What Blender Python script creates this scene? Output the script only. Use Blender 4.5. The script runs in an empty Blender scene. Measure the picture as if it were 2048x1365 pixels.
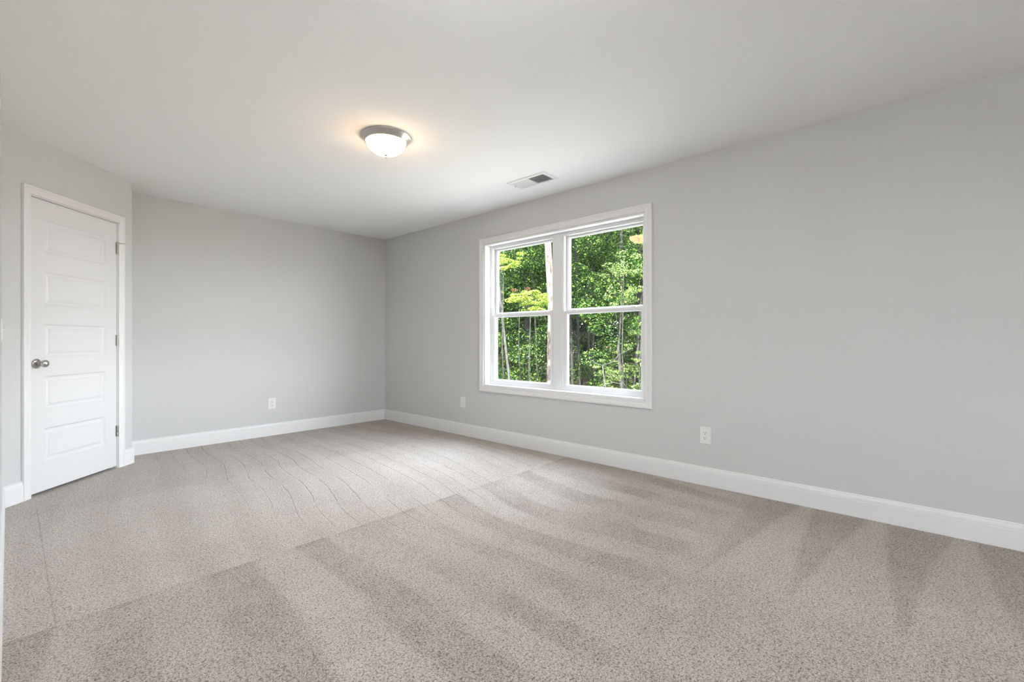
import bpy, math, random
from mathutils import Vector, Matrix

sc = bpy.context.scene
COL = sc.collection
rad = math.radians

# ------------------------------------------------------------------ camera, sky, sun, exposure
CAM_H = 1.061
YAW = 48.0                                   # degrees from +Y towards +X
cam_data = bpy.data.cameras.new('camera')
cam_data.sensor_width = 36.0
cam_data.lens = 906.0 / 2048.0 * 36.0
cam_data.clip_start = 0.02
cam_data.clip_end = 300
cam = bpy.data.objects.new('camera', cam_data)
cam.location = (0, 0, CAM_H)
cam.rotation_euler = (rad(90), 0, rad(-YAW))
COL.objects.link(cam)
sc.camera = cam

sc.view_settings.view_transform = 'Standard'
sc.view_settings.look = 'None'
sc.view_settings.exposure = 2.98
sc.view_settings.gamma = 1.0
sc.view_settings.use_curve_mapping = False

SKY = 4.0
SUN = 11.0
world = bpy.data.worlds.new('world')
world.use_nodes = True
sc.world = world
wn = world.node_tree.nodes
wl = world.node_tree.links
wn.clear()
w_out = wn.new('ShaderNodeOutputWorld')
w_bg = wn.new('ShaderNodeBackground')
w_bg.inputs['Strength'].default_value = SKY
w_geo = wn.new('ShaderNodeTexCoord')
w_sep = wn.new('ShaderNodeSeparateXYZ')
w_ramp = wn.new('ShaderNodeValToRGB')
w_ramp.color_ramp.elements[0].position = 0.0
w_ramp.color_ramp.elements[0].color = (0.72, 0.74, 0.76, 1)
w_ramp.color_ramp.elements[1].position = 0.9
w_ramp.color_ramp.elements[1].color = (0.66, 0.76, 0.92, 1)
wl.new(w_geo.outputs['Generated'], w_sep.inputs[0])
wl.new(w_sep.outputs['Z'], w_ramp.inputs[0])
wl.new(w_ramp.outputs[0], w_bg.inputs['Color'])
wl.new(w_bg.outputs[0], w_out.inputs[0])

sun_d = bpy.data.lights.new('sun', 'SUN')
sun_d.energy = SUN
sun_d.angle = rad(1.0)
sun_d.color = (1.0, 0.95, 0.88)
sun = bpy.data.objects.new('sun', sun_d)
_to_sun = Vector((-0.85, -0.38, 1.12)).normalized()
sun.rotation_euler = _to_sun.to_track_quat('Z', 'Y').to_euler()
sun.location = (0, 0, 30)
COL.objects.link(sun)


def portal(name, loc, rotz, w, h):
    d = bpy.data.lights.new(name, 'AREA')
    d.shape = 'RECTANGLE'
    d.size = w
    d.size_y = h
    d.cycles.is_portal = True
    o = bpy.data.objects.new(name, d)
    o.location = loc
    o.rotation_euler = (rad(-90), 0, rotz)      # local -Z -> -Y of the wall frame: into the room
    COL.objects.link(o)
    return o


# ------------------------------------------------------------------ materials
def mat(name):
    m = bpy.data.materials.new(name)
    m.use_nodes = True
    nt = m.node_tree
    b = nt.nodes['Principled BSDF']
    return m, nt, b


def simple(name, col, rough=0.5, metal=0.0, bump=0.0, scale=200.0, spec=0.5, var=0.0):
    m, nt, b = mat(name)
    b.inputs['Base Color'].default_value = (*col, 1)
    b.inputs['Roughness'].default_value = rough
    b.inputs['Metallic'].default_value = metal
    b.inputs['Specular IOR Level'].default_value = spec
    tc = nt.nodes.new('ShaderNodeTexCoord')
    if bump or var:
        n = nt.nodes.new('ShaderNodeTexNoise')
        n.inputs['Scale'].default_value = scale
        n.inputs['Detail'].default_value = 3
        nt.links.new(tc.outputs['Object'], n.inputs['Vector'])
    if bump:
        bp = nt.nodes.new('ShaderNodeBump')
        bp.inputs['Strength'].default_value = bump
        bp.inputs['Distance'].default_value = 0.002
        nt.links.new(n.outputs[0], bp.inputs['Height'])
        nt.links.new(bp.outputs[0], b.inputs['Normal'])
    if var:
        r = nt.nodes.new('ShaderNodeValToRGB')
        r.color_ramp.elements[0].position = 0.3
        r.color_ramp.elements[0].color = (*[c * (1 - var) for c in col], 1)
        r.color_ramp.elements[1].position = 0.7
        r.color_ramp.elements[1].color = (*[min(1, c * (1 + var)) for c in col], 1)
        nt.links.new(n.outputs[0], r.inputs[0])
        nt.links.new(r.outputs[0], b.inputs['Base Color'])
    return m


M_WALL = simple('painted_drywall', (0.625, 0.627, 0.625), 0.75, bump=0.12, scale=260, spec=0.25)
M_CEIL = simple('ceiling_paint', (0.93, 0.93, 0.925), 0.9, bump=0.15, scale=180, spec=0.1)
M_TRIM = simple('white_trim_paint', (0.80, 0.80, 0.80), 0.40, spec=0.4)
M_DOOR = simple('white_door_paint', (0.74, 0.74, 0.745), 0.42, spec=0.35)
M_VINYL = simple('white_vinyl', (0.78, 0.785, 0.79), 0.38, spec=0.45)
M_PLASTIC = simple('white_plastic', (0.80, 0.80, 0.79), 0.35)
M_DARK = simple('dark_slot', (0.02, 0.02, 0.02), 0.7)
M_GREYSLOT = simple('grey_slot', (0.16, 0.16, 0.16), 0.7)
M_NICKEL = simple('brushed_nickel', (0.55, 0.53, 0.50), 0.30, 1.0, bump=0.05, scale=400)
M_NICKEL_D = simple('satin_nickel', (0.52, 0.51, 0.49), 0.28, 1.0)
M_CONCRETE = simple('foundation_concrete', (0.36, 0.35, 0.33), 0.9, bump=0.4, scale=30, var=0.12)
M_BOUNCE_SLAB = simple('bounce_slab_concrete', (0.74, 0.735, 0.72), 0.9, bump=0.3, scale=40, var=0.04)
M_SIDING = simple('exterior_siding', (0.55, 0.55, 0.53), 0.8, bump=0.2, scale=20)
M_DUCT = simple('duct_interior', (0.30, 0.30, 0.30), 0.8)


def glass_mat():
    m = bpy.data.materials.new('window_glass')
    m.use_nodes = True
    nt = m.node_tree
    nt.nodes.clear()
    o = nt.nodes.new('ShaderNodeOutputMaterial')
    mx = nt.nodes.new('ShaderNodeMixShader')
    tr = nt.nodes.new('ShaderNodeBsdfTransparent')
    tr.inputs[0].default_value = (0.985, 0.995, 0.99, 1)
    gl = nt.nodes.new('ShaderNodeBsdfGlossy')
    gl.inputs['Roughness'].default_value = 0.0
    # Schlick reflectance from the angle to the pane, alike for both of its faces
    ge = nt.nodes.new('ShaderNodeNewGeometry')
    dt = nt.nodes.new('ShaderNodeVectorMath')
    dt.operation = 'DOT_PRODUCT'
    nt.links.new(ge.outputs['Normal'], dt.inputs[0])
    nt.links.new(ge.outputs['Incoming'], dt.inputs[1])
    c = math_node(nt, 'ABSOLUTE', dt.outputs['Value'])
    f5 = math_node(nt, 'POWER', math_node(nt, 'SUBTRACT', 1.0, c, clamp=True), 5.0)
    fr = math_node(nt, 'ADD', math_node(nt, 'MULTIPLY', f5, 0.60), 0.024)
    nt.links.new(fr, mx.inputs[0])
    nt.links.new(tr.outputs[0], mx.inputs[1])
    nt.links.new(gl.outputs[0], mx.inputs[2])
    nt.links.new(mx.outputs[0], o.inputs[0])
    return m



def shade_mat(name='frosted_lit_glass', col=(1.0, 0.62, 0.32), strength=3.4):
    m, nt, b = mat(name)
    b.inputs['Base Color'].default_value = (0.9, 0.86, 0.78, 1)
    b.inputs['Roughness'].default_value = 0.35
    b.inputs['Emission Color'].default_value = (*col, 1)
    b.inputs['Emission Strength'].default_value = strength
    return m


M_SHADE = shade_mat()
M_SHADE_FILL = shade_mat('fill_lamp_glass', (0.93, 0.965, 1.0), 19.0)  # glow of the added fill lamp


def N(nt, t, **kw):
    n = nt.nodes.new(t)
    for k, v in kw.items():
        setattr(n, k, v)
    return n


def math_node(nt, op, a, b=None, c=None, clamp=False):
    n = nt.nodes.new('ShaderNodeMath')
    n.operation = op
    n.use_clamp = clamp
    for i, v in enumerate((a, b, c)):
        if v is None:
            continue
        if isinstance(v, (int, float)):
            n.inputs[i].default_value = v
        else:
            nt.links.new(v, n.inputs[i])
    return n.outputs[0]


M_GLASS = glass_mat()


def noise(nt, vec, scale, detail=2, rough=0.5):
    n = nt.nodes.new('ShaderNodeTexNoise')
    n.inputs['Scale'].default_value = scale
    n.inputs['Detail'].default_value = detail
    n.inputs['Roughness'].default_value = rough
    nt.links.new(vec, n.inputs['Vector'])
    return n.outputs[0]


def smooth(nt, v, lo, hi, a=0.0, b=1.0):
    n = nt.nodes.new('ShaderNodeMapRange')
    n.interpolation_type = 'SMOOTHSTEP'
    n.inputs['From Min'].default_value = lo
    n.inputs['From Max'].default_value = hi
    n.inputs['To Min'].default_value = a
    n.inputs['To Max'].default_value = b
    nt.links.new(v, n.inputs['Value'])
    return n.outputs[0]


def carpet_mat():
    m, nt, b = mat('looped_beige_carpet')
    M = lambda *a, **k: math_node(nt, *a, **k)
    tc = N(nt, 'ShaderNodeTexCoord')
    pos = tc.outputs['Object']
    sep = N(nt, 'ShaderNodeSeparateXYZ')
    nt.links.new(pos, sep.inputs[0])
    X, Y = sep.outputs[0], sep.outputs[1]
    # drift of the vacuum strokes
    wob = noise(nt, pos, 0.42, 1)
    wob2 = noise(nt, pos, 3.2, 2)
    wx = M('ADD', M('MULTIPLY', wob, 0.80), M('MULTIPLY', wob2, 0.025))
    wy = M('MULTIPLY', wob2, 0.03)
    xs = M('ADD', M('SUBTRACT', X, M('MULTIPLY', Y, 0.10)), wx)
    ys = M('ADD', Y, wy)
    # rows laid across the room: the seams at Y = 2.38 and Y = 4.0
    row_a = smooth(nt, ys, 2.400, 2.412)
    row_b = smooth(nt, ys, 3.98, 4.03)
    near = smooth(nt, ys, 0.55, 1.25)
    # strokes running along Y inside the near row
    ph = M('ADD', M('MULTIPLY', xs, 2 * math.pi / 0.33), M('MULTIPLY', M('SINE', M('MULTIPLY', X, 4.1)), 1.3))
    st = M('SINE', ph)
    st = smooth(nt, st, -0.35, 0.35, -1.0, 1.0)
    fade_near = M('MULTIPLY', M('SUBTRACT', 1.0, row_a), near)
    st_near = M('MULTIPLY', st, fade_near)
    ph2 = M('SINE', M('MULTIPLY', xs, 2 * math.pi / 0.29))
    st_far = M('MULTIPLY', M('MULTIPLY', smooth(nt, ph2, -0.8, 0.8, -1, 1), row_a), 0.35)
    # V-shaped strokes at the near right, running along X
    tri = M('PINGPONG', M('ADD', Y, M('MULTIPLY', wob, 0.25)), 0.17)
    trw = M('MULTIPLY', M('SUBTRACT', 3.75, X), 0.105)
    v = smooth(nt, M('SUBTRACT', tri, trw), -0.02, 0.02, 1.0, -1.0)
    v = M('MULTIPLY', v, M('SUBTRACT', 1.0, smooth(nt, Y, 0.6, 1.0)))
    v = M('MULTIPLY', v, smooth(nt, X, 1.7, 2.5))
    blot = M('SUBTRACT', noise(nt, pos, 2.3, 3, 0.6), 0.5)
    blot2 = M('SUBTRACT', noise(nt, pos, 9.0, 3, 0.6), 0.5)
    shade = M('ADD', 1.0, M('MULTIPLY', row_a, 0.13))  # vacuumed pile: shading of its lean is put into the colour
    edge = smooth(nt, M('ABSOLUTE', M('SUBTRACT', ys, 2.395)), 0.0, 0.05, 1.0, 0.0)
    edge2 = smooth(nt, M('ABSOLUTE', M('SUBTRACT', ys, 3.985)), 0.0, 0.03, 1.0, 0.0)
    shade = M('SUBTRACT', shade, M('MULTIPLY', M('MULTIPLY', edge, M('SUBTRACT', 1.0, row_a)), M('MULTIPLY', smooth(nt, noise(nt, pos, 4.0, 2), 0.35, 0.6), 0.10)))
    shade = M('SUBTRACT', shade, M('MULTIPLY', edge2, 0.06))
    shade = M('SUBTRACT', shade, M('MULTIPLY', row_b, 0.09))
    irr = smooth(nt, noise(nt, pos, 1.7, 2), 0.35, 0.65, 0.15, 1.0)
    shade = M('ADD', shade, M('MULTIPLY', M('MULTIPLY', st_near, irr), 0.12))
    shade = M('ADD', shade, M('MULTIPLY', st_far, 0.10))
    shade = M('ADD', shade, M('MULTIPLY', v, 0.10))
    shade = M('ADD', shade, M('MULTIPLY', blot, 0.22))
    shade = M('ADD', shade, M('MULTIPLY', blot2, 0.22))
    # ridges between strokes: thin grooves
    rp = M('PINGPONG', M('ADD', xs, M('MULTIPLY', wob2, 0.01)), 0.062)
    ridge = smooth(nt, rp, 0.001, 0.0065, 1.0, 0.0)
    gate = smooth(nt, noise(nt, pos, 2.4, 2), 0.33, 0.52)
    ridge = M('MULTIPLY', M('MULTIPLY', ridge, gate), smooth(nt, Y, 1.5, 2.7, 0.0, 1.0))
    ridge = M('MULTIPLY', ridge, smooth(nt, M('ADD', X, M('MULTIPLY', Y, 0.12)), 1.25, 1.75))
    # one long straight stroke beside the left wall
    line = smooth(nt, M('ABSOLUTE', M('SUBTRACT', xs, M('ADD', M('SUBTRACT', 0.115, M('MULTIPLY', Y, 0.10)), wx))), 0.0, 0.006, 1.0, 0.0)
    line = M('MULTIPLY', M('MULTIPLY', line, 0.7), M('MULTIPLY', smooth(nt, Y, 2.25, 2.4), smooth(nt, Y, 4.1, 4.2, 1.0, 0.0)))
    ridge = M('MAXIMUM', ridge, line)
    # pile
    vor = N(nt, 'ShaderNodeTexVoronoi')
    vor.inputs['Scale'].default_value = 190
    nt.links.new(pos, vor.inputs['Vector'])
    tuft = vor.outputs['Distance']
    fine = noise(nt, pos, 330, 3, 0.8)
    mid = noise(nt, pos, 120, 3, 0.7)
    spk = M('ADD', M('MULTIPLY', M('SUBTRACT', fine, 0.5), 2.7), M('MULTIPLY', M('SUBTRACT', mid, 0.5), 1.7))
    spk = M('SUBTRACT', spk, M('MULTIPLY', M('SUBTRACT', tuft, 0.35), 0.8))
    val = M('MULTIPLY', shade, M('ADD', 1.0, spk))
    val = M('MULTIPLY', val, M('SUBTRACT', 1.0, M('MULTIPLY', M('MULTIPLY', ridge, smooth(nt, mid, 0.40, 0.58)), 0.36)))  # groove shade is put into the colour as well
    ramp = N(nt, 'ShaderNodeValToRGB')
    e = ramp.color_ramp.elements
    e[0].position = 0.25
    e[0].color = (0.115, 0.070, 0.038, 1)
    e[1].position = 1.0
    e[1].color = (0.72, 0.67, 0.61, 1)
    k = e.new(0.55)
    k.color = (0.430, 0.380, 0.332, 1)
    nt.links.new(M('MULTIPLY', val, 0.66), ramp.inputs[0])
    nt.links.new(ramp.outputs[0], b.inputs['Base Color'])
    b.inputs['Roughness'].default_value = 1.0
    b.inputs['Specular IOR Level'].default_value = 0.1
    b.inputs['Sheen Weight'].default_value = 0.25
    b.inputs['Sheen Roughness'].default_value = 0.5
    h = M('ADD', M('MULTIPLY', fine, 0.6), M('MULTIPLY', mid, 0.8))
    h = M('SUBTRACT', h, M('MULTIPLY', tuft, 0.5))
    h = M('SUBTRACT', h, M('MULTIPLY', ridge, 0.7))
    bp = N(nt, 'ShaderNodeBump')
    bp.inputs['Strength'].default_value = 0.7
    bp.inputs['Distance'].default_value = 0.006
    nt.links.new(h, bp.inputs['Height'])
    nt.links.new(bp.outputs[0], b.inputs['Normal'])
    return m


M_CARPET = carpet_mat()


def leaf_mat(name, c_dark, c_mid, c_light, trans=0.45):
    m = bpy.data.materials.new(name)
    m.use_nodes = True
    nt = m.node_tree
    nt.nodes.clear()
    o = N(nt, 'ShaderNodeOutputMaterial')
    g = N(nt, 'ShaderNodeNewGeometry')
    r = N(nt, 'ShaderNodeValToRGB')
    e = r.color_ramp.elements
    e[0].color = (*c_dark, 1)
    e[0].position = 0.0
    e[1].color = (*c_light, 1)  # palest leaves carry sunlit highlights in their colour
    e[1].position = 1.0
    k = e.new(0.62)
    k.color = (*c_mid, 1)
    nt.links.new(g.outputs['Random Per Island'], r.inputs[0])
    d = N(nt, 'ShaderNodeBsdfDiffuse')
    t = N(nt, 'ShaderNodeBsdfTranslucent')
    gl = N(nt, 'ShaderNodeBsdfGlossy')
    gl.inputs['Roughness'].default_value = 0.4
    gl.inputs[0].default_value = (0.9, 0.95, 1, 1)
    mx = N(nt, 'ShaderNodeMixShader')
    mx.inputs[0].default_value = trans
    m2 = N(nt, 'ShaderNodeMixShader')
    m2.inputs[0].default_value = 0.008
    nt.links.new(r.outputs[0], d.inputs[0])
    nt.links.new(r.outputs[0], t.inputs[0])
    nt.links.new(d.outputs[0], mx.inputs[1])
    nt.links.new(t.outputs[0], mx.inputs[2])
    nt.links.new(mx.outputs[0], m2.inputs[1])
    nt.links.new(gl.outputs[0], m2.inputs[2])
    nt.links.new(m2.outputs[0], o.inputs[0])
    return m


M_LEAF_A = leaf_mat('green_leaves', (0.0010, 0.0078, 0.0007), (0.0070, 0.0283, 0.0029), (0.1241, 0.2003, 0.0333))
M_LEAF_B = leaf_mat('dark_green_leaves', (0.0007, 0.0049, 0.0007), (0.0029, 0.0156, 0.0021), (0.0477, 0.0954, 0.0171))  # darker leaf copy, shade of the woods put into the colour
M_LEAF_C = leaf_mat('yellow_green_leaves', (0.0142, 0.0353, 0.0021), (0.0919, 0.1343, 0.0085), (0.2926, 0.3251, 0.0731))
M_LEAF_D = leaf_mat('pale_green_leaves', (0.0070, 0.0212, 0.0035), (0.0353, 0.0636, 0.0127), (0.2036, 0.2460, 0.0763))  # paler leaf copy, sunlight put into the colour
M_LEAF_R = leaf_mat('rusty_leaves', (0.0283, 0.0142, 0.0070), (0.0707, 0.0318, 0.0142), (0.1272, 0.0636, 0.0283))


def bark_mat(name, a, b_, scale=14.0):
    m, nt, b = mat(name)
    tc = N(nt, 'ShaderNodeTexCoord')
    mp = N(nt, 'ShaderNodeMapping')
    mp.inputs['Scale'].default_value = (1, 1, 0.3)
    nt.links.new(tc.outputs['Object'], mp.inputs[0])
    n1 = noise(nt, mp.outputs[0], scale, 5, 0.7)
    r = N(nt, 'ShaderNodeValToRGB')
    r.color_ramp.elements[0].position = 0.38
    r.color_ramp.elements[0].color = (*a, 1)
    r.color_ramp.elements[1].position = 0.56
    r.color_ramp.elements[1].color = (*b_, 1)
    nt.links.new(n1, r.inputs[0])
    nt.links.new(r.outputs[0], b.inputs['Base Color'])
    b.inputs['Roughness'].default_value = 0.9
    b.inputs['Specular IOR Level'].default_value = 0.08
    bp = N(nt, 'ShaderNodeBump')
    bp.inputs['Strength'].default_value = 0.8
    bp.inputs['Distance'].default_value = 0.02
    nt.links.new(n1, bp.inputs['Height'])
    nt.links.new(bp.outputs[0], b.inputs['Normal'])
    return m


M_BARK_PINE = bark_mat('pine_bark', (0.022, 0.017, 0.014), (0.075, 0.060, 0.053), 22)
M_BARK_GREY = bark_mat('grey_bark', (0.005, 0.0055, 0.005), (0.014, 0.0145, 0.013), 18)
M_BARK_DARK = bark_mat('dark_bark', (0.006, 0.007, 0.006), (0.02, 0.02, 0.016), 18)
M_BARK_PALE = bark_mat('bleached_bark', (0.010, 0.010, 0.009), (0.032, 0.031, 0.028), 18)


def ground_mat():
    m, nt, b = mat('leaf_litter_ground')
    tc = N(nt, 'ShaderNodeTexCoord')
    n1 = noise(nt, tc.outputs['Object'], 0.35, 4, 0.6)
    n2 = noise(nt, tc.outputs['Object'], 6.0, 4, 0.7)
    v = math_node(nt, 'ADD', math_node(nt, 'MULTIPLY', n1, 0.7), math_node(nt, 'MULTIPLY', n2, 0.3))
    r = N(nt, 'ShaderNodeValToRGB')
    e = r.color_ramp.elements
    e[0].position = 0.40
    e[0].color = (0.012, 0.022, 0.006, 1)
    e[1].position = 0.56
    e[1].color = (0.20, 0.13, 0.07, 1)
    k = e.new(0.48)
    k.color = (0.05, 0.036, 0.018, 1)
    nt.links.new(v, r.inputs[0])
    # unseen ground round the house, made paler to bounce daylight indoors
    ds = N(nt, 'ShaderNodeVectorMath', operation='DISTANCE')
    ds.inputs[1].default_value = (2.5, 1.0, -1.0)
    nt.links.new(tc.outputs['Object'], ds.inputs[0])
    yard = smooth(nt, math_node(nt, 'ADD', ds.outputs['Value'], math_node(nt, 'MULTIPLY', n1, 3.0)), 12.5, 14.5, 1.0, 0.0)
    r2 = N(nt, 'ShaderNodeValToRGB')
    r2.color_ramp.elements[0].position = 0.35
    r2.color_ramp.elements[0].color = (0.17, 0.162, 0.142, 1)
    r2.color_ramp.elements[1].position = 0.65
    r2.color_ramp.elements[1].color = (0.27, 0.258, 0.23, 1)
    nt.links.new(n2, r2.inputs[0])
    mxc = N(nt, 'ShaderNodeMixRGB')
    nt.links.new(yard, mxc.inputs[0])
    nt.links.new(r.outputs[0], mxc.inputs[1])
    nt.links.new(r2.outputs[0], mxc.inputs[2])
    nt.links.new(mxc.outputs[0], b.inputs['Base Color'])
    b.inputs['Roughness'].default_value = 1.0
    b.inputs['Specular IOR Level'].default_value = 0.08
    bp = N(nt, 'ShaderNodeBump')
    bp.inputs['Strength'].default_value = 1.0
    bp.inputs['Distance'].default_value = 0.05
    nt.links.new(n2, bp.inputs['Height'])
    nt.links.new(bp.outputs[0], b.inputs['Normal'])
    return m


M_GROUND = ground_mat()


# ------------------------------------------------------------------ mesh helpers
class MB:
    def __init__(self):
        self.v, self.f, self.s = [], [], []

    def add(self, vs, fs, smooth=False):
        o = len(self.v)
        self.v += [tuple(p) for p in vs]
        self.f += [tuple(i + o for i in f) for f in fs]
        self.s += [smooth] * len(fs)

    def box(self, x0, x1, y0, y1, z0, z1):
        vs = [(x, y, z) for x in (x0, x1) for y in (y0, y1) for z in (z0, z1)]
        fs = [(0, 1, 3, 2), (4, 6, 7, 5), (0, 4, 5, 1), (2, 3, 7, 6), (0, 2, 6, 4), (1, 5, 7, 3)]
        self.add(vs, fs)

    def obox(self, c, hx, hy, hz, M=None):
        """box of half sizes hx, hy, hz about c, turned by matrix M"""
        vs = []
        for sx in (-1, 1):
            for sy in (-1, 1):
                for sz in (-1, 1):
                    p = Vector((sx * hx, sy * hy, sz * hz))
                    if M is not None:
                        p = M @ p
                    vs.append(p + Vector(c))
        self.add(vs, [(0, 1, 3, 2), (4, 6, 7, 5), (0, 4, 5, 1), (2, 3, 7, 6), (0, 2, 6, 4), (1, 5, 7, 3)])

    def ring(self, prof, x0, x1, z0, z1, closed=True, smooth=False):
        """mitred frame: prof = [(a, y)], a = distance outward from the rectangle's edges"""
        vs = []
        for a, y in prof:
            vs += [(x0 - a, y, z0 - a), (x1 + a, y, z0 - a), (x1 + a, y, z1 + a), (x0 - a, y, z1 + a)]
        fs = []
        n = len(prof)
        m = n if closed else n - 1
        for i in range(m):
            j = (i + 1) % n
            for k in range(4):
                l = (k + 1) % 4
                fs.append((i * 4 + k, i * 4 + l, j * 4 + l, j * 4 + k))
        self.add(vs, fs, smooth)

    def arch(self, prof, x0, x1, z0, z1):
        """mitred three-sided casing standing on z0"""
        vs = []
        for a, y in prof:
            vs += [(x0 - a, y, z0), (x0 - a, y, z1 + a), (x1 + a, y, z1 + a), (x1 + a, y, z0)]
        fs = []
        n = len(prof)
        for i in range(n):
            j = (i + 1) % n
            for k in range(3):
                fs.append((i * 4 + k, i * 4 + k + 1, j * 4 + k + 1, j * 4 + k))
        fs.append(tuple(i * 4 for i in range(n)))
        fs.append(tuple(i * 4 + 3 for i in range(n))[::-1])
        self.add(vs, fs)

    def lathe(self, prof, seg=48, M=None, off=(0, 0, 0), smooth=True):
        """prof = [(r, z)]"""
        vs, fs = [], []
        n = len(prof)
        for k in range(seg):
            a = 2 * math.pi * k / seg
            for r, z in prof:
                p = Vector((r * math.cos(a), r * math.sin(a), z))
                if M is not None:
                    p = M @ p
                vs.append(p + Vector(off))
        for k in range(seg):
            l = (k + 1) % seg
            for i in range(n - 1):
                fs.append((k * n + i, l * n + i, l * n + i + 1, k * n + i + 1))
        self.add(vs, fs, smooth)

    def tube(self, pts, radii, seg=8):
        vs, fs = [], []
        pts = [Vector(p) for p in pts]
        n = len(pts)
        for i, p in enumerate(pts):
            d = (pts[min(i + 1, n - 1)] - pts[max(i - 1, 0)]).normalized()
            a = d.cross(Vector((0, 0, 1)))
            if a.length < 0.05:
                a = d.cross(Vector((1, 0, 0)))
            a.normalize()
            b = d.cross(a)
            for k in range(seg):
                t = 2 * math.pi * k / seg
                vs.append(p + (a * math.cos(t) + b * math.sin(t)) * radii[i])
        for i in range(n - 1):
            for k in range(seg):
                l = (k + 1) % seg
                fs.append((i * seg + k, i * seg + l, (i + 1) * seg + l, (i + 1) * seg + k))
        fs.append(tuple(range(seg))[::-1])
        fs.append(tuple((n - 1) * seg + k for k in range(seg)))
        self.add(vs, fs, True)

    def mesh(self, name, m, fix=True):
        me = bpy.data.meshes.new(name)
        me.from_pydata(self.v, [], self.f)
        me.polygons.foreach_set('use_smooth', self.s)
        me.materials.append(m)
        if fix:
            import bmesh
            bm = bmesh.new()
            bm.from_mesh(me)
            bmesh.ops.recalc_face_normals(bm, faces=bm.faces)
            bm.to_mesh(me)
            bm.free()
        me.update()
        return me

    def build(self, name, m, parent=None, bevel=0.0, fix=True, autosmooth=False):
        o = bpy.data.objects.new(name, self.mesh(name, m, fix))
        COL.objects.link(o)
        if parent is not None:
            o.parent = parent
        if bevel:
            md = o.modifiers.new('bevel', 'BEVEL')
            md.width = bevel
            md.segments = 2
            md.limit_method = 'ANGLE'
        return o


def empty(name, loc=(0, 0, 0), rz=0.0):
    o = bpy.data.objects.new(name, None)
    o.location = loc
    o.rotation_euler = (0, 0, rz)
    o.empty_display_size = 0.1
    COL.objects.link(o)
    return o


def thing(o, label, cat, group=None):
    o['label'] = label
    o['category'] = cat
    if group:
        o['group'] = group
    return o


def structure(o):
    o['kind'] = 'structure'
    return o


# ------------------------------------------------------------------ room plan
XW = 3.427            # window wall
YB = 5.415            # back wall
H = 2.44
C0 = Vector((-0.030, 4.320))
C1 = Vector((0.717, 5.094))
XL = -0.030           # left wall
YR = -4.20            # rear wall, behind the camera
XA = -1.60            # far side of the entry recess, behind the camera
YA = 1.50
TH = 0.15
D = (C1 - C0).normalized()
ANG = math.atan2(D.y, D.x)
LEN = (C1 - C0).length

ROT_WIN, ROT_BACK, ROT_LEFT, ROT_REAR = rad(-90), 0.0, rad(90), rad(180)


def wall(name, loc, rz, x0, x1, openings=(), th=TH, m=M_WALL):
    """wall in its own frame: x along it, -y into the room; openings = [(x0, x1, z0, z1)]"""
    b = MB()
    xs = sorted({x0, x1} | {v for o in openings for v in o[:2]})
    for a, c in zip(xs, xs[1:]):
        hit = [o for o in openings if o[0] <= a + 1e-6 and o[1] >= c - 1e-6]
        if not hit:
            b.box(a, c, 0, th, 0, H)
        else:
            o = hit[0]
            if o[2] > 0:
                b.box(a, c, 0, th, 0, o[2])
            b.box(a, c, 0, th, o[3], H)
    w = b.build(name, m)
    w.location = loc
    w.rotation_euler = (0, 0, rz)
    return structure(w)


WZ0, WZ1, WHALF = 0.580, 2.100, 0.9225
WINY = 2.5665                                 # centre of the window along Y


def P(x, y, z=0.0):
    return (x, y, z)


# window wall (its frame: x = YB - Y)
wx = YB - WINY
wall('wall_right', P(XW, YB), ROT_WIN, -TH, YB - YR + TH, [(wx - WHALF, wx + WHALF, WZ0, WZ1)], th=0.17)
wall('wall_back', P(XL - TH, YB), ROT_BACK, 0, XW - XL + TH)
wall('wall_left', P(XL, YA), ROT_LEFT, 0, YB - YA)
w = MB()
w.box(-1.566, 0, 0, TH, 0, H)                    # return of the entry recess, facing -Y
o = w.build('wall_recess', M_WALL)
o.location = P(XL, YA)
structure(o)
wall('wall_entry', P(XA, YR), ROT_LEFT, -TH, YA - YR + TH)
wall('wall_return', P(C1.x, C1.y), ROT_LEFT, 0, YB - C1.y, th=0.11)
DX0, DX1, DZ = 0.169, 0.929, 2.058              # rough opening of the door in its wall
wall('wall_corner', P(C0.x, C0.y), ANG, 0, LEN, [(DX0, DX1, 0, DZ)], th=0.11)
rear_x = lambda X: XW - X
wall('wall_rear', P(XW, YR), ROT_REAR, -0.17, XW - XA + TH,
     [(rear_x(0.10) - WHALF, rear_x(0.10) + WHALF, WZ0, WZ1)])

b = MB()
b.box(XA - TH, XW + 0.17, YR - TH, YB + TH, -0.08, 0.0)
structure(b.build('floor', M_CARPET))
b = MB()
b.box(XA - TH, XW + 0.17, YR - TH, YB + TH, -1.3, -0.08)
structure(b.build('wall_foundation', M_CONCRETE))
b = MB()
b.box(XA - TH, XW + 0.17, YR - TH, YB + TH, H, H + 0.12)
structure(b.build('ceiling', M_CEIL))
b = MB()
b.box(XA - 0.5, XW + 0.55, YR - 1.25, YB + 0.5, H + 0.125, H + 0.30)
structure(b.build('sun_blocking_eaves', M_SIDING))  # unseen roof; deep rear overhang added to keep sun off the rear window


# ------------------------------------------------------------------ baseboards
BB = [(0, 0), (0.0145, 0), (0.0145, 0.098), (0.0125, 0.1005), (0.0140, 0.1035), (0.0125, 0.116),
      (0.0085, 0.1265), (0.0070, 0.1275), (0.0085, 0.1310), (0.0060, 0.1350), (0, 0.1350)]


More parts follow.
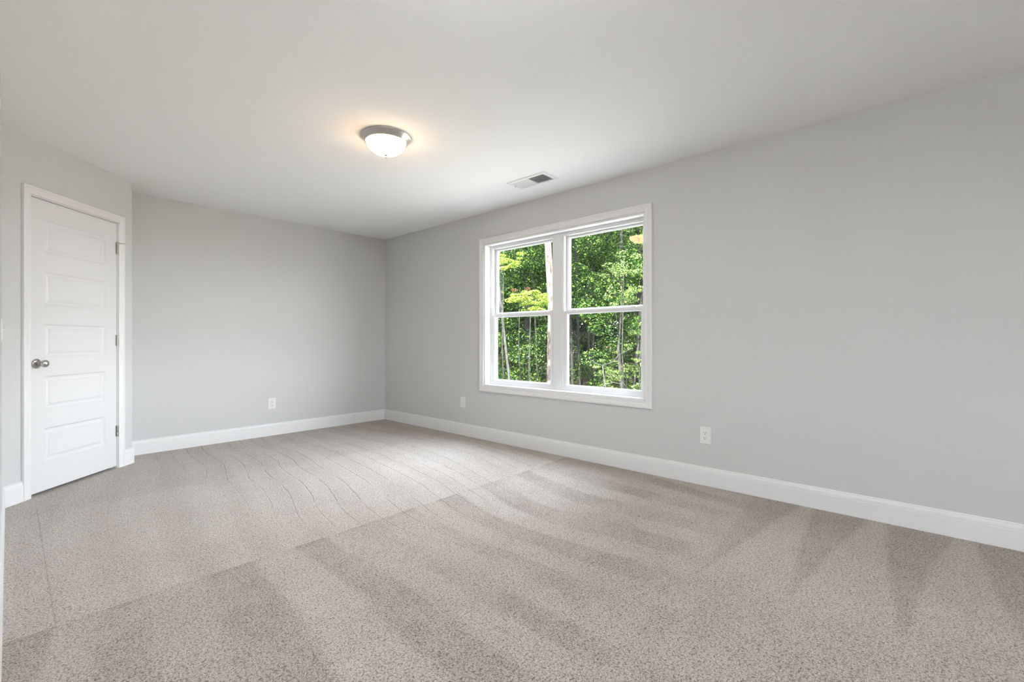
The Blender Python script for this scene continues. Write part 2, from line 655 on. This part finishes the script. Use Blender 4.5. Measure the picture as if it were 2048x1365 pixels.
def baseboard(name, pts, prev=None, nxt=None):
    """pts: plan points with the room on the right-hand side of the walking direction"""
    P_ = [Vector(p) for p in pts]
    full = ([Vector(prev)] if prev else []) + P_ + ([Vector(nxt)] if nxt else [])
    i0 = 1 if prev else 0
    vs, fs = [], []
    n = len(BB)
    for k in range(len(P_)):
        i = k + i0
        ds = []
        if i > 0:
            ds.append((full[i] - full[i - 1]).normalized())
        if i < len(full) - 1:
            ds.append((full[i + 1] - full[i]).normalized())
        ns = [Vector((d.y, -d.x)) for d in ds]
        if len(ns) == 1:
            off = ns[0]
        else:
            s = ns[0] + ns[1]
            off = s / (1 + ns[0].dot(ns[1]))
        for a, z in BB:
            vs.append((P_[k].x + off.x * a, P_[k].y + off.y * a, z))
    for k in range(len(P_) - 1):
        for i in range(n):
            j = (i + 1) % n
            fs.append((k * n + i, k * n + j, (k + 1) * n + j, (k + 1) * n + i))
    fs.append(tuple(range(n)))
    fs.append(tuple((len(P_) - 1) * n + i for i in range(n))[::-1])
    b = MB()
    b.add(vs, fs)
    return structure(b.build(name, M_TRIM))


CAS0, CAS1 = 0.121, 0.977                       # outer edges of the door casing
A_ = C0 + D * CAS0
B_ = C0 + D * CAS1
Q = lambda v: (v.x, v.y)
baseboard('baseboard_right', [(XW, YB), (XW, YR)], prev=(C1.x, YB), nxt=(XA, YR))
baseboard('baseboard_back', [(C1.x, YB), (XW, YB)], prev=Q(C1), nxt=(XW, YR))
baseboard('baseboard_return', [Q(C1), (C1.x, YB)], prev=Q(B_), nxt=(XW, YB))
baseboard('baseboard_corner', [Q(B_), Q(C1)], nxt=(C1.x, YB))
baseboard('baseboard_door', [Q(C0), Q(A_)], prev=(XL, YA))
baseboard('baseboard_left', [(XL, YA), Q(C0)], nxt=Q(A_))
baseboard('baseboard_rear', [(XW, YR), (XA, YR)], prev=(XW, YB), nxt=(XA, YA))
baseboard('baseboard_entry', [(XA, YR), (XA, YA)], prev=(XW, YR), nxt=(XL, YA))
baseboard('baseboard_recess', [(XA, YA), (XL, YA)], prev=(XA, YR))

# ------------------------------------------------------------------ windows
CAS_PROF = [(0.004, 0.0), (0.004, -0.0105), (0.009, -0.0125), (0.014, -0.0095), (0.022, -0.0100), (0.036, -0.0140),
            (0.044, -0.0150), (0.047, -0.0180), (0.058, -0.0180), (0.0605, -0.0160), (0.0605, 0.0)]


def make_window(name, loc, rz):
    root = structure(empty(name, loc, rz))
    b = MB()
    b.ring(CAS_PROF, -WHALF, WHALF, WZ0, WZ1)
    b.build('window_casing', M_TRIM, root)
    b = MB()                                   # wooden jamb lining the opening
    b.ring([(0.0, 0.0), (0.0, 0.085), (-0.014, 0.085), (-0.014, 0.0)], -WHALF, WHALF, WZ0, WZ1)
    b.build('window_jamb', M_TRIM, root)
    b = MB()                                   # cover strip where the two units meet
    b.box(-0.036, 0.036, 0.078, 0.165, WZ0 + 0.012, WZ1 - 0.012)
    b.build('window_mullion', M_VINYL, root, bevel=0.002)
    for s in (-1, 1):
        x0, x1 = (-WHALF + 0.012, -0.034) if s < 0 else (0.034, WHALF - 0.012)
        z0, z1 = WZ0 + 0.012, WZ1 - 0.012
        b = MB()
        b.ring([(0, 0.080), (-0.020, 0.080), (-0.020, 0.086), (-0.032, 0.086), (-0.032, 0.120), (-0.026, 0.120),
                (-0.026, 0.124), (-0.034, 0.124), (-0.034, 0.165), (0, 0.165)], x0, x1, z0, z1)
        fr = b.build('window_frame', M_VINYL, root)
        gx0, gx1 = x0 + 0.073, x1 - 0.073
        zm = 1.345
        # lower sash (room side) and upper sash (outside)
        for (ya, yb, sz0, sz1, g0, g1, side) in ((0.090, 0.118, z0 + 0.022, zm, 0.650, 1.312, 0.036),
                                                (0.126, 0.152, 1.322, z1 - 0.030, 1.368, 2.034, 0.036)):
            b = MB()
            ox0, ox1 = gx0 - side, gx1 + side
            # flat rails and stiles around the glass, with a sloping glazing bead
            ring_in = (gx0, gx1, g0, g1)
            vs = [(ox0, sz0), (ox1, sz0), (ox1, sz1), (ox0, sz1)]
            vin = [(gx0 - .008, g0 - .008), (gx1 + .008, g0 - .008), (gx1 + .008, g1 + .008), (gx0 - .008, g1 + .008)]
            vg = [(gx0, g0), (gx1, g0), (gx1, g1), (gx0, g1)]
            loops = [(vs, yb), (vs, ya), (vin, ya), (vin, ya + .003), (vg, ya + .012), (vg, yb - .006), (vin, yb)]
            V, F_ = [], []
            for lp, y in loops:
                V += [(x, y, z) for x, z in lp]
            n = len(loops)
            for i in range(n):
                j = (i + 1) % n
                for k in range(4):
                    l = (k + 1) % 4
                    F_.append((i * 4 + k, i * 4 + l, j * 4 + l, j * 4 + k))
            b.add(V, F_)
            sash = b.build('window_sash', M_VINYL, root)
            b = MB()
            b.box(gx0 - .003, gx1 + .003, ya + .0135, ya + .0165, g0 - .003, g1 + .003)
            b.build('window_pane', M_GLASS, sash)
            if ya < 0.1:
                for t in (0.09, 0.91):
                    lx = gx0 + (gx1 - gx0) * t
                    b = MB()
                    b.box(lx - .024, lx + .024, ya + .004, yb - .002, zm, zm + .006)
                    b.box(lx - .010, lx + .016, ya + .006, ya + .018, zm + .006, zm + .013)
                    b.build('sash_lock', M_VINYL, sash, bevel=0.0015)
            else:
                b = MB()
                b.box((gx0 + gx1) / 2 - .05, (gx0 + gx1) / 2 + .03, ya - .006, ya, sz1 - .016, sz1 - .010)
                b.build('tilt_tab', M_VINYL, sash)
    return root


make_window('window_1', (XW, WINY, 0), ROT_WIN)
make_window('added_rear_window', (0.10, YR, 0), ROT_REAR)  # unseen window, added to bring more daylight into the room
zc = (WZ0 + WZ1) / 2
portal('portal_1', (XW + 0.20, WINY, zc), ROT_WIN, 1.85, 1.52)
portal('portal_2', (0.10, YR - 0.18, zc), ROT_REAR, 1.85, 1.52)

# ------------------------------------------------------------------ closet door in the angled corner wall
door = structure(empty('door_1', (C0.x, C0.y, 0), ANG))
b = MB()
DCAS = [(a - 0.001, y) for a, y in CAS_PROF]
b.arch(DCAS, 0.181, 0.917, 0.0, 2.047)
b.build('door_casing', M_TRIM, door)
b = MB()
b.arch([(0.0, 0.001), (0.0, 0.11), (0.014, 0.11), (0.014, 0.001)], 0.184, 0.914, 0.0, 2.043)
b.build('door_jamb', M_TRIM, door)
b = MB()
b.arch([(-0.011, 0.040), (-0.011, 0.060), (0.0, 0.060), (0.0, 0.040)], 0.184, 0.914, 0.0, 2.043)
b.build('door_stop_moulding', M_TRIM, door)

SX0, SX1, SZ0, SZ1 = 0.1875, 0.9105, 0.021, 2.0385
px0, px1 = 0.286, 0.792
panels = [(0.222 + 0.3635 * k, 0.452 + 0.3635 * k) for k in range(5)]
b = MB()
yf = 0.003
b.box(SX0, SX1, yf + 0.0125, yf + 0.035, SZ0, SZ1)
F = []
V = []


def quad(p):
    i = len(V)
    V.extend(p)
    F.append((i, i + 1, i + 2, i + 3))


def rect(x0, x1, z0, z1, y):
    quad([(x0, y, z0), (x1, y, z0), (x1, y, z1), (x0, y, z1)])


rect(SX0, px0, SZ0, SZ1, yf)
rect(px1, SX1, SZ0, SZ1, yf)
zz = [SZ0] + [v for p in panels for v in p] + [SZ1]
for k in range(0, len(zz), 2):
    rect(px0, px1, zz[k], zz[k + 1], yf)
for (z0, z1) in panels:
    loops = [(0, 0), (0.004, 0.0045), (0.010, 0.0085), (0.020, 0.0095), (0.027, 0.0075), (0.033, 0.0055), (0.036, 0.0025)]
    for (a, ya), (c, yc) in zip(loops, loops[1:]):
        o0 = [(px0 + a, z0 + a), (px1 - a, z0 + a), (px1 - a, z1 - a), (px0 + a, z1 - a)]
        o1 = [(px0 + c, z0 + c), (px1 - c, z0 + c), (px1 - c, z1 - c), (px0 + c, z1 - c)]
        for k in range(4):
            l = (k + 1) % 4
            quad([(o0[k][0], yf + ya, o0[k][1]), (o0[l][0], yf + ya, o0[l][1]),
                  (o1[l][0], yf + yc, o1[l][1]), (o1[k][0], yf + yc, o1[k][1])])
    rect(px0 + 0.036, px1 - 0.036, z0 + 0.036, z1 - 0.036, yf + 0.0025)
# edges that close the face on the core
for (xa, za), (xb, zb) in (((SX0, SZ0), (SX1, SZ0)), ((SX1, SZ0), (SX1, SZ1)), ((SX1, SZ1), (SX0, SZ1)), ((SX0, SZ1), (SX0, SZ0))):
    quad([(xa, yf, za), (xb, yf, zb), (xb, yf + 0.013, zb), (xa, yf + 0.013, za)])
b.add(V, F)
slab = b.build('door_panel', M_DOOR, door)
# knob
RX = Matrix.Rotation(rad(90), 3, 'X')           # lathe axis z -> -y
kx, kz = 0.226, 0.906
b = MB()
b.lathe([(0, 0.0), (0.033, 0.0), (0.0335, 0.003), (0.031, 0.007), (0.024, 0.0105), (0.014, 0.013), (0.0, 0.013)], 40, RX, (kx, yf, kz))
hd = b.build('door_handle', M_NICKEL_D, slab)
b = MB()
kp = [(0.0, 0.010), (0.0115, 0.010), (0.0105, 0.022), (0.0115, 0.030), (0.0165, 0.034)]
for i in range(13):
    t = math.pi * (0.10 + 0.90 * i / 12)
    kp.append((0.0255 * math.sin(t) * (1 - 0.12 * math.cos(t)), 0.0545 - 0.0205 * math.cos(t)))
kp[-1] = (0.0, kp[-1][1])
b.lathe(kp, 40, RX, (kx, yf, kz))
b.build('knob', M_NICKEL_D, hd)
b = MB()
b.box(SX0 - 0.0028, SX0 + 0.001, yf + 0.002, yf + 0.02, kz - 0.028, kz + 0.028)
b.build('latch_plate', M_NICKEL_D, slab)
# hinges
for i, hz in enumerate((0.311, 1.067, 1.830)):
    b = MB()
    hx = 0.9122
    for k in range(5):
        z0 = hz - 0.045 + k * 0.018
        b.lathe([(0, z0 + .0005), (0.0066, z0 + .0005), (0.0066, z0 + 0.0172), (0, z0 + 0.0172)], 16, None, (hx, -0.0045, 0), False)
    b.box(hx - 0.0120, hx - 0.0015, yf - 0.0022, yf + 0.0005, hz - 0.0445, hz + 0.0445)
    b.box(hx + 0.0015, hx + 0.0080, yf - 0.0022, yf + 0.0005, hz - 0.0445, hz + 0.0445)
    hinge = b.build('hinge', M_NICKEL_D, door)
    if i == 2:                                 # hinge-pin stop with its rubber-tipped arm
        b = MB()
        b.lathe([(0, hz + .046), (0.011, hz + .046), (0.011, hz + .052), (0, hz + .052)], 16, None, (hx, -0.0045, 0))
        b.tube([(hx, -0.006, hz + .049), (hx + .030, -0.028, hz + .049)], [0.004, 0.004], 8)
        b.tube([(hx + .028, -0.026, hz + .049), (hx + .046, -0.040, hz + .051)], [0.0025, 0.0025], 8)
        b.tube([(hx, -0.006, hz + .049), (hx - .012, -0.012, hz + .049)], [0.005, 0.006], 8)
        b.build('hinge_stop', M_NICKEL_D, hinge)

# ------------------------------------------------------------------ wall plates
def face_slot(b, cx, cz, w, h, y):
    b.box(cx - w / 2, cx + w / 2, y - 0.0006, y + 0.001, cz - h / 2, cz + h / 2)


def wall_plate(name, loc, rz, label, cat, kind, group=None):
    root = thing(empty(name, loc, rz), label, cat, group)
    b = MB()
    w, h = 0.0400, 0.0625
    b.ring([(0, 0.0), (0, -0.0045), (-0.004, -0.0062), (-0.030, -0.0066)], -w, w, -h, h, closed=False)
    b.add([(-w + .03, -.0066, -h + .03), (w - .03, -.0066, -h + .03), (w - .03, -.0066, h - .03), (-w + .03, -.0066, h - .03)], [(0, 1, 2, 3)])
    b.build('cover_plate', M_PLASTIC, root)
    if kind in ('outlet', 'jack'):
        b = MB()
        b.box(-0.0165, 0.0165, -0.0085, -0.004, -0.0335, 0.0335)
        rc = b.build('receptacle', M_PLASTIC, root, bevel=0.0008)
    if kind == 'outlet':
        for s in (-1, 1):
            b = MB()
            cz = s * 0.0175
            face_slot(b, -0.0064, cz + 0.004, 0.0026, 0.0085, -0.0085)
            face_slot(b, 0.0064, cz + 0.004, 0.0026, 0.0070, -0.0085)
            b.lathe([(0, -0.001), (0.0029, -0.001), (0.0029, 0.0008), (0, 0.0008)], 14, RX, (0, -0.0085, cz - 0.0075))
            b.build('socket', M_DARK, rc)
    if kind == 'switch':
        b = MB()
        b.box(-0.006, 0.006, -0.0085, -0.004, -0.013, 0.013)
        b.build('toggle_surround', M_PLASTIC, root)
        b = MB()
        b.obox((0, -0.014, 0.004), 0.004, 0.009, 0.004, Matrix.Rotation(rad(-25), 3, 'X'))
        b.build('toggle', M_PLASTIC, root, bevel=0.001)
    return root


GO = 'white electrical wall plates'
wall_plate('power_outlet', (1.978, YB, 0.357), ROT_BACK,
           'white duplex power outlet low on the back wall, left of the room corner', 'power outlet', 'outlet', GO)
wall_plate('wall_jack', (XW, 3.832, 0.367), ROT_WIN,
           'plain white wall plate without slots, between the room corner and the window', 'wall plate', 'jack', GO)
wall_plate('power_outlet', (XW, 1.172, 0.366), ROT_WIN,
           'white duplex power outlet on the window wall, to the right of the window', 'power outlet', 'outlet', GO)
wall_plate('light_switch', (XL, 3.795, 1.122), ROT_LEFT,
           'white toggle light switch on the narrow strip of wall beside the closet door', 'light switch', 'switch')

# ------------------------------------------------------------------ ceiling light
def flush_light(x, y, label, shade):
    lamp = thing(empty('ceiling_light', (x, y, H)), label, 'ceiling light')
    b = MB()
    b.lathe([(0.0, 0.0), (0.160, 0.0), (0.1655, -0.003), (0.1655, -0.007), (0.161, -0.010), (0.158, -0.011), (0.154, -0.017),
             (0.146, -0.028), (0.1405, -0.034), (0.1395, -0.039), (0.136, -0.041), (0.131, -0.040), (0.129, -0.036), (0.0, -0.036)], 72)
    b.build('lamp_base', M_NICKEL, lamp)
    b = MB()
    pr = [(0.129, -0.036)]
    for i in range(1, 15):
        t = math.pi / 2 * i / 14
        pr.append((0.129 * math.cos(t), -0.036 - 0.086 * math.sin(t) ** 1.05))
    pr[-1] = (0.0, pr[-1][1])
    b.lathe(pr, 64)
    b.build('lamp_shade', shade, lamp)
    b = MB()
    b.lathe([(0.0, -0.119), (0.012, -0.120), (0.013, -0.123), (0.009, -0.128), (0.005, -0.130), (0.0045, -0.133), (0.0065, -0.137),
             (0.005, -0.141), (0.0, -0.143)], 24)
    b.build('finial', M_NICKEL, lamp)
    return lamp


flush_light(1.705, 2.680, 'lit flush-mount ceiling light with frosted glass bowl and brushed nickel rim', M_SHADE)
# added fill light, shaped as a second fixture, unseen above the camera
flush_light(0.80, 0.85, 'added fill lamp shaped as a flush-mount ceiling light, unseen overhead', M_SHADE_FILL)

# ------------------------------------------------------------------ ceiling register
vent = thing(empty('air_vent', (3.008, 2.475, H)), 'white metal air register in the ceiling above the window', 'air vent')
hx, hy = 0.102, 0.205
b = MB()
ix, iy = 0.073, 0.172
loops = [((hx, hy), 0.0), ((hx, hy), -0.003), ((hx - .006, hy - .006), -0.007), ((ix + .004, iy + .004), -0.009), ((ix, iy), -0.006), ((ix, iy), 0.0)]
V, F_ = [], []
for (a, c), z in loops:
    V += [(-a, -c, z), (a, -c, z), (a, c, z), (-a, c, z)]
for i in range(len(loops)):
    j = (i + 1) % len(loops)
    for k in range(4):
        l = (k + 1) % 4
        F_.append((i * 4 + k, i * 4 + l, j * 4 + l, j * 4 + k))
b.add(V, F_)
b.box(-ix, ix, -0.004, 0.004, -0.007, 0.0)
b.build('vent_frame', M_TRIM, vent)
b = MB()
b.box(-ix, ix, -iy, iy, -0.0012, -0.0004)
b.build('duct_opening', M_DUCT, vent)
b = MB()
ns = 13
for half in (-1, 1):
    for k in range(ns):
        yc = half * (0.008 + (iy - 0.008) * (k + 0.5) / ns)
        M_ = Matrix.Rotation(rad(-38 * half), 3, 'X')
        b.obox((0, yc, -0.0045), ix, 0.0052, 0.0005, M_)
b.build('louvre', M_TRIM, vent)
b = MB()
b.box(-0.004, 0.004, iy + 0.012, iy + 0.022, -0.016, -0.004)
b.build('damper_lever', M_TRIM, vent)

# ------------------------------------------------------------------ outside: ground and woods
FW = Vector((math.sin(rad(YAW)), math.cos(rad(YAW))))
RT = Vector((FW.y, -FW.x))
rnd = random.Random(7)


def gz(x, y):
    d = math.hypot(x, y)
    return -0.95 + 0.018 * max(0, d - 5) + 0.06 * math.sin(x * 0.5) * math.cos(y * 0.37)


def at(px, d):
    p = FW * d + RT * ((px - 1024) / 906.0 * d)
    return p.x, p.y


b = MB()
b.box(-7.0, 9.0, YR - 14.0, YR - TH - 0.005, -1.25, -0.84)
structure(b.build('bounce_slab', M_BOUNCE_SLAB))  # unseen slab, added to bounce sunlight up to the ceiling
b = MB()
NG = 60
V = []
for j in range(NG + 1):
    for i in range(NG + 1):
        x = -60 + 150 * i / NG
        y = -60 + 140 * j / NG
        V.append((x, y, gz(x, y)))
F_ = [(j * (NG + 1) + i, j * (NG + 1) + i + 1, (j + 1) * (NG + 1) + i + 1, (j + 1) * (NG + 1) + i) for j in range(NG) for i in range(NG)]
b.add(V, F_, True)
structure(b.build('ground', M_GROUND))


def leaf_cloud(name, seed, rx, rz, blobs, per, size, m, flat=0.6, gap=1.0):
    r = random.Random(seed)
    vs, fs = [], []
    for _ in range(blobs):
        while True:
            p = Vector((r.uniform(-1, 1), r.uniform(-1, 1), r.uniform(-1, 1)))
            if 0.15 < p.length < 1:
                break
        c = Vector((p.x * rx, p.y * rx, p.z * rz))
        br = r.uniform(0.14, 0.30) * rx * gap
        for _ in range(per):
            q = Vector((r.gauss(0, 1), r.gauss(0, 1), r.gauss(0, 1))).normalized() * (br * r.uniform(0.55, 1.0) ** 0.6)
            q.z *= flat
            o = c + q
            n = Vector((q.x * 0.6 + r.gauss(0, 0.4), q.y * 0.6 + r.gauss(0, 0.4), abs(r.gauss(0.5, 0.5)) * br + 0.2)).normalized()
            t = n.cross(Vector((r.gauss(0, 1), r.gauss(0, 1), r.gauss(0, 1)))).normalized()
            u = n.cross(t)
            s = size * r.uniform(0.55, 1.25)
            k = len(vs)
            fold = n * (s * 0.18)
            vs += [o - t * s * 0.5, o + u * s * 0.30 + fold, o + t * s * 0.55, o - u * s * 0.30 + fold]
            fs.append((k, k + 1, k + 2))
            fs.append((k, k + 2, k + 3))
    b = MB()
    b.add(vs, fs)
    return b.mesh(name, m, fix=False)


def trunk_mesh(name, pts, r0, r1, m, branches=6, seed=0, blen=1.6, seg=10, bstart=0.35):
    r = random.Random(seed)
    b = MB()
    n = len(pts)
    rr = [r0 + (r1 - r0) * i / (n - 1) for i in range(n)]
    rr[0] *= 1.25
    b.tube(pts, rr, seg)
    P_ = [Vector(p) for p in pts]
    for _ in range(branches):
        t = r.uniform(bstart, 0.97) * (n - 1)
        i = min(int(t), n - 2)
        p = P_[i].lerp(P_[i + 1], t - i)
        a = r.uniform(0, 2 * math.pi)
        L = blen * r.uniform(0.5, 1.1)
        d = Vector((math.cos(a), math.sin(a), r.uniform(0.15, 0.8)))
        q1 = p + d * L * 0.5
        q2 = q1 + (d + Vector((r.gauss(0, .3), r.gauss(0, .3), r.gauss(0.1, .3)))) * L * 0.5
        br = rr[i] * 0.32
        b.tube([p, q1, q2], [br, br * 0.65, br * 0.25], 6)
    return b.mesh(name, m)


def link(name, me, parent=None, loc=(0, 0, 0), rz=0.0, s=1.0):
    o = bpy.data.objects.new(name, me)
    o.location = loc
    o.rotation_euler = (0, 0, rz)
    o.scale = (s, s, s)
    COL.objects.link(o)
    if parent is not None:
        o.parent = parent
    return o


CR = {
    'green': [leaf_cloud('crown', 11 + i, 2.6, 4.4, 130, 480, 0.072, M_LEAF_A) for i in range(3)],
    'dark': [leaf_cloud('crown', 31 + i, 2.6, 4.4, 130, 480, 0.072, M_LEAF_B) for i in range(2)],
    'pale': [leaf_cloud('crown', 41 + i, 2.2, 3.4, 90, 330, 0.062, M_LEAF_D) for i in range(1)],
}
TR = [trunk_mesh('trunk', [(0, 0, -0.3), (0.05, 0.02, 2), (-0.05, 0.08, 4.5), (0.1, 0.0, 7.5)], 0.15, 0.05, m, 9, s)
      for s, m in ((1, M_BARK_GREY), (2, M_BARK_DARK))]

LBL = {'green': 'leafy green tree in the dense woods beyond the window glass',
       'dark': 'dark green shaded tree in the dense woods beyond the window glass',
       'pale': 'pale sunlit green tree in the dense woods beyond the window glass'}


def height_at(d):
    """crown height and size: the wood rises with distance from the clearing"""
    s = {15.0: 0.90, 19.0: 1.05, 23.0: 1.22, 28.0: 1.38, 35.0: 1.55, 44.0: 1.75}[d] * rnd.uniform(0.93, 1.07)
    return 4.0 * s, s


def wood_tree(px, d, kind, h=4.6, s=1.0):
    x, y = at(px, d)
    if XA - 1 < x < XW + 3 and YR - 3 < y < YB + 2:
        return
    z = gz(x, y)
    root = thing(empty('woodland_tree', (x, y, z), rnd.uniform(0, 6.28)), LBL[kind], 'tree', kind + ' trees of the woods outside')
    link('trunk', rnd.choice(TR), root, s=s)
    link('crown', rnd.choice(CR[kind]), root, (0, 0, h), rnd.uniform(0, 6.28), s)
    return root


# woods: belts at several depths, wider than the window shows
for d, step, x0, x1 in ((15.0, 250, 520, 2100), (19.0, 185, 520, 1900), (23.0, 150, 560, 1750), (28.0, 115, 600, 1650), (35.0, 90, 640, 1600), (44.0, 75, 700, 1500)):
    px = x0
    while px < x1:
        k = rnd.choice(['green', 'dark', 'dark', 'pale'] if d < 22 else ['green', 'dark', 'green'])
        wood_tree(px + rnd.uniform(-40, 40), d + rnd.uniform(-1.5, 1.5), k, *height_at(d))
        px += step

# shrubs under the trees
SH = [leaf_cloud('foliage', 61, 1.1, 0.75, 34, 260, 0.055, M_LEAF_A), leaf_cloud('foliage', 62, 1.0, 0.8, 30, 260, 0.055, M_LEAF_B),
      leaf_cloud('foliage', 63, 0.9, 0.8, 24, 200, 0.055, M_LEAF_D)]
SHL = ['green shrub growing low among the woods outside', 'dark green shrub growing low among the woods outside',
       'pale green shrub growing low among the woods outside']
for i in range(16):
    px = 820 + 42 * i + rnd.uniform(-15, 15)
    d = rnd.choice([13.5, 16.0, 18.5, 21.0])
    x, y = at(px, d)
    k = rnd.choice([0, 1, 1, 0, 1, 2])
    root = thing(empty('woodland_shrub', (x, y, gz(x, y)), rnd.uniform(0, 6.28)), SHL[k], 'shrub',
                 ['green', 'dark green', 'pale green'][k] + ' shrubs under the trees')
    link('foliage', SH[k], root, (0, 0, 0.55), 0, rnd.uniform(0.6, 1.0))
    bm_ = MB()
    bm_.tube([(0, 0, -0.1), (0.03, 0, 0.5), (0.0, 0.04, 1.1)], [0.03, 0.02, 0.01], 6)
    bm_.build('stem', M_BARK_DARK, root)


def pt(px, py, d):
    x, y = at(px, d)
    return Vector((x, y, CAM_H + (682.5 - py) / 906.0 * d))


def special_tree(name, label, d, line, wpx, m, cat='tree', branches=4, crown=None, seed=3, top=None, blen=1.0, bstart=0.4):
    """line: two or three points of the trunk's run as seen through the glass, at distance d"""
    a, c = pt(*line[0], d), pt(*line[-1], d)
    x, y = a.x, a.y
    # run the trunk down to the ground and on above the window
    dirn = (c - a) / (c.z - a.z)
    g = gz(a.x, a.y)
    base = a + dirn * (g - 0.15 - a.z)
    root = thing(empty(name, (base.x, base.y, g)), label, cat)
    pts = [base] + [pt(*p, d) for p in line] + [c + dirn * ((top or 8.0) - c.z)]
    pts = [p - Vector((base.x, base.y, g)) for p in pts]
    r = wpx / 906.0 * d / 2
    me = trunk_mesh('trunk', pts, r, r * 0.75, m, branches, seed, blen, 14, bstart)
    link('trunk', me, root)
    if crown:
        kind, s, dz = crown
        tp = pts[-1]
        link('crown', rnd.choice(CR[kind]), root, (tp.x, tp.y, tp.z + dz), rnd.uniform(0, 6), s)
    return root


special_tree('pine_tree', 'thick pale-barked pine trunk seen in the left half of the window', 9.5,
             [(1101, 765), (1103, 620), (1096, 490)], 17, M_BARK_PINE, branches=0, crown=('green', 1.0, 2.0), top=10)
special_tree('slender_tree', 'thin grey tree trunk leaning at the left edge of the left pane', 12.0,
             [(1019, 760), (1005, 640), (998, 575)], 5.5, M_BARK_PALE, branches=1, crown=('green', 0.7, 1.0), top=8.5, blen=.5)
special_tree('grey_tree', 'straight grey tree trunk in the right half of the window, knot halfway up', 13.0,
             [(1243, 775), (1237, 700), (1240, 640), (1243, 600)], 7.0, M_BARK_PALE, branches=3, crown=('green', 0.8, 2.0), top=7.5, blen=.8)
special_tree('grey_tree', 'mottled grey tree trunk at the right edge of the right pane', 13.5,
             [(1268, 775), (1275, 700), (1277, 660)], 6.0, M_BARK_PALE, branches=4, crown=('pale', 0.8, 1.0), top=7.0, blen=.9)
special_tree('slender_tree', 'pale narrow trunk left of centre in the right pane', 15.5,
             [(1181, 765), (1177, 690), (1178, 630)], 5.0, M_BARK_PALE, branches=3, crown=('green', 0.8, 1.5), top=7.5)
special_tree('dark_tree', 'dark narrow trunk close beside the pale narrow trunk', 15.0,
             [(1188, 770), (1186, 690), (1187, 630)], 6.0, M_BARK_DARK, branches=3, crown=('dark', 0.8, 1.5), top=7.5)
special_tree('dark_tree', 'dark trunk second from the middle mullion in the right pane', 14.5,
             [(1160, 775), (1156, 690), (1156, 640)], 6.0, M_BARK_GREY, branches=3, crown=('green', 0.8, 1.5), top=7.5)
special_tree('grey_tree', 'shaded grey trunk nearest the middle mullion in the right pane', 14.0,
             [(1145, 775), (1143, 700), (1141, 640)], 6.5, M_BARK_GREY, branches=3, crown=('dark', 0.8, 1.5), top=7.5)
special_tree('slender_tree', 'thin bent pale stem high in the left pane', 14.5,
             [(1075, 770), (1068, 580), (1056, 500)], 3.5, M_BARK_PALE, branches=3, crown=('pale', 0.6, 1.0), top=7.5)


def sapling(name, label, px, py, d, rx, rz, blobs, per, size, m, seed, flat=0.35):
    c = pt(px, py, d)
    g = gz(c.x, c.y)
    root = thing(empty(name, (c.x, c.y, g)), label, 'tree')
    link('foliage', leaf_cloud('foliage', seed, rx, rz, blobs, per, size, m, flat), root, (0, 0, c.z - g))
    me = trunk_mesh('trunk', [(0.1, 0, -0.2), (0.0, 0.05, (c.z - g) * 0.5), (0, 0, c.z - g + rz * 0.6)], 0.018, 0.007, M_BARK_DARK, 7, seed, rx * 0.9, 8, 0.55)
    link('trunk', me, root)
    return root


sapling('maple_sapling', 'bright yellow-green sapling in front of the pine in the left pane', 1062, 602, 8.6, 0.42, 0.22, 34, 130, 0.034, M_LEAF_C, 71)
sapling('maple_sapling', 'yellow-green leaf spray in the top left corner of the window', 1008, 520, 9.0, 0.42, 0.32, 22, 110, 0.036, M_LEAF_C, 72)
sapling('pale_sapling', 'pale sunlit sapling in the upper right pane', 1248, 560, 10.5, 0.62, 0.75, 30, 90, 0.045, M_LEAF_D, 73, 0.5)
sapling('pale_sapling', 'pale sunlit sapling low at the right edge of the right pane', 1282, 690, 11.0, 0.35, 0.60, 18, 80, 0.045, M_LEAF_D, 74, 0.5)
sapling('pale_sapling', 'small pale sapling beneath the bare branch in the right pane', 1212, 742, 11.5, 0.45, 0.30, 16, 70, 0.045, M_LEAF_D, 75, 0.5)
sapling('rusty_sapling', 'small rust-leaved sapling in the left pane', 1040, 585, 13.0, 0.35, 0.22, 7, 60, 0.045, M_LEAF_R, 76, 0.5)

# bare bleached branches in the right pane: one dead sapling
d = 10.0
g0 = pt(1222, 775, d)
root = thing(empty('dead_sapling', (g0.x, g0.y, gz(g0.x, g0.y))), 'bare bleached dead sapling low in the right pane', 'tree')
b = MB()
o_ = Vector((g0.x, g0.y, gz(g0.x, g0.y)))


def br(pts, w):
    P_ = [pt(x, y, dd) - o_ for x, y, dd in pts]
    b.tube(P_, [w * (1 - 0.6 * i / (len(P_) - 1)) for i in range(len(P_))], 6)


base = Vector((0, 0, -0.1))
stem_top = pt(1205, 732, d) - o_
b.tube([base, (base + stem_top) / 2 + Vector((0.05, 0.04, 0)), stem_top], [0.018, 0.014, 0.012], 6)
br([(1205, 732, d), (1225, 725, d), (1238, 710, d - .1), (1252, 703, d - .2), (1265, 696, d - .3)], 0.013)
br([(1205, 732, d), (1190, 726, d), (1178, 718, d + .1)], 0.008)
br([(1213, 752, d), (1222, 748, d), (1232, 752, d), (1240, 760, d), (1248, 768, d - .1), (1255, 781, d - .1)], 0.008)
br([(1219, 768, d), (1212, 769, d), (1205, 774, d), (1198, 777, d)], 0.011)
br([(1219, 768, d), (1226, 765, d), (1234, 767, d), (1246, 768, d)], 0.011)
link('branches', b.mesh('branches', M_BARK_PALE), root)
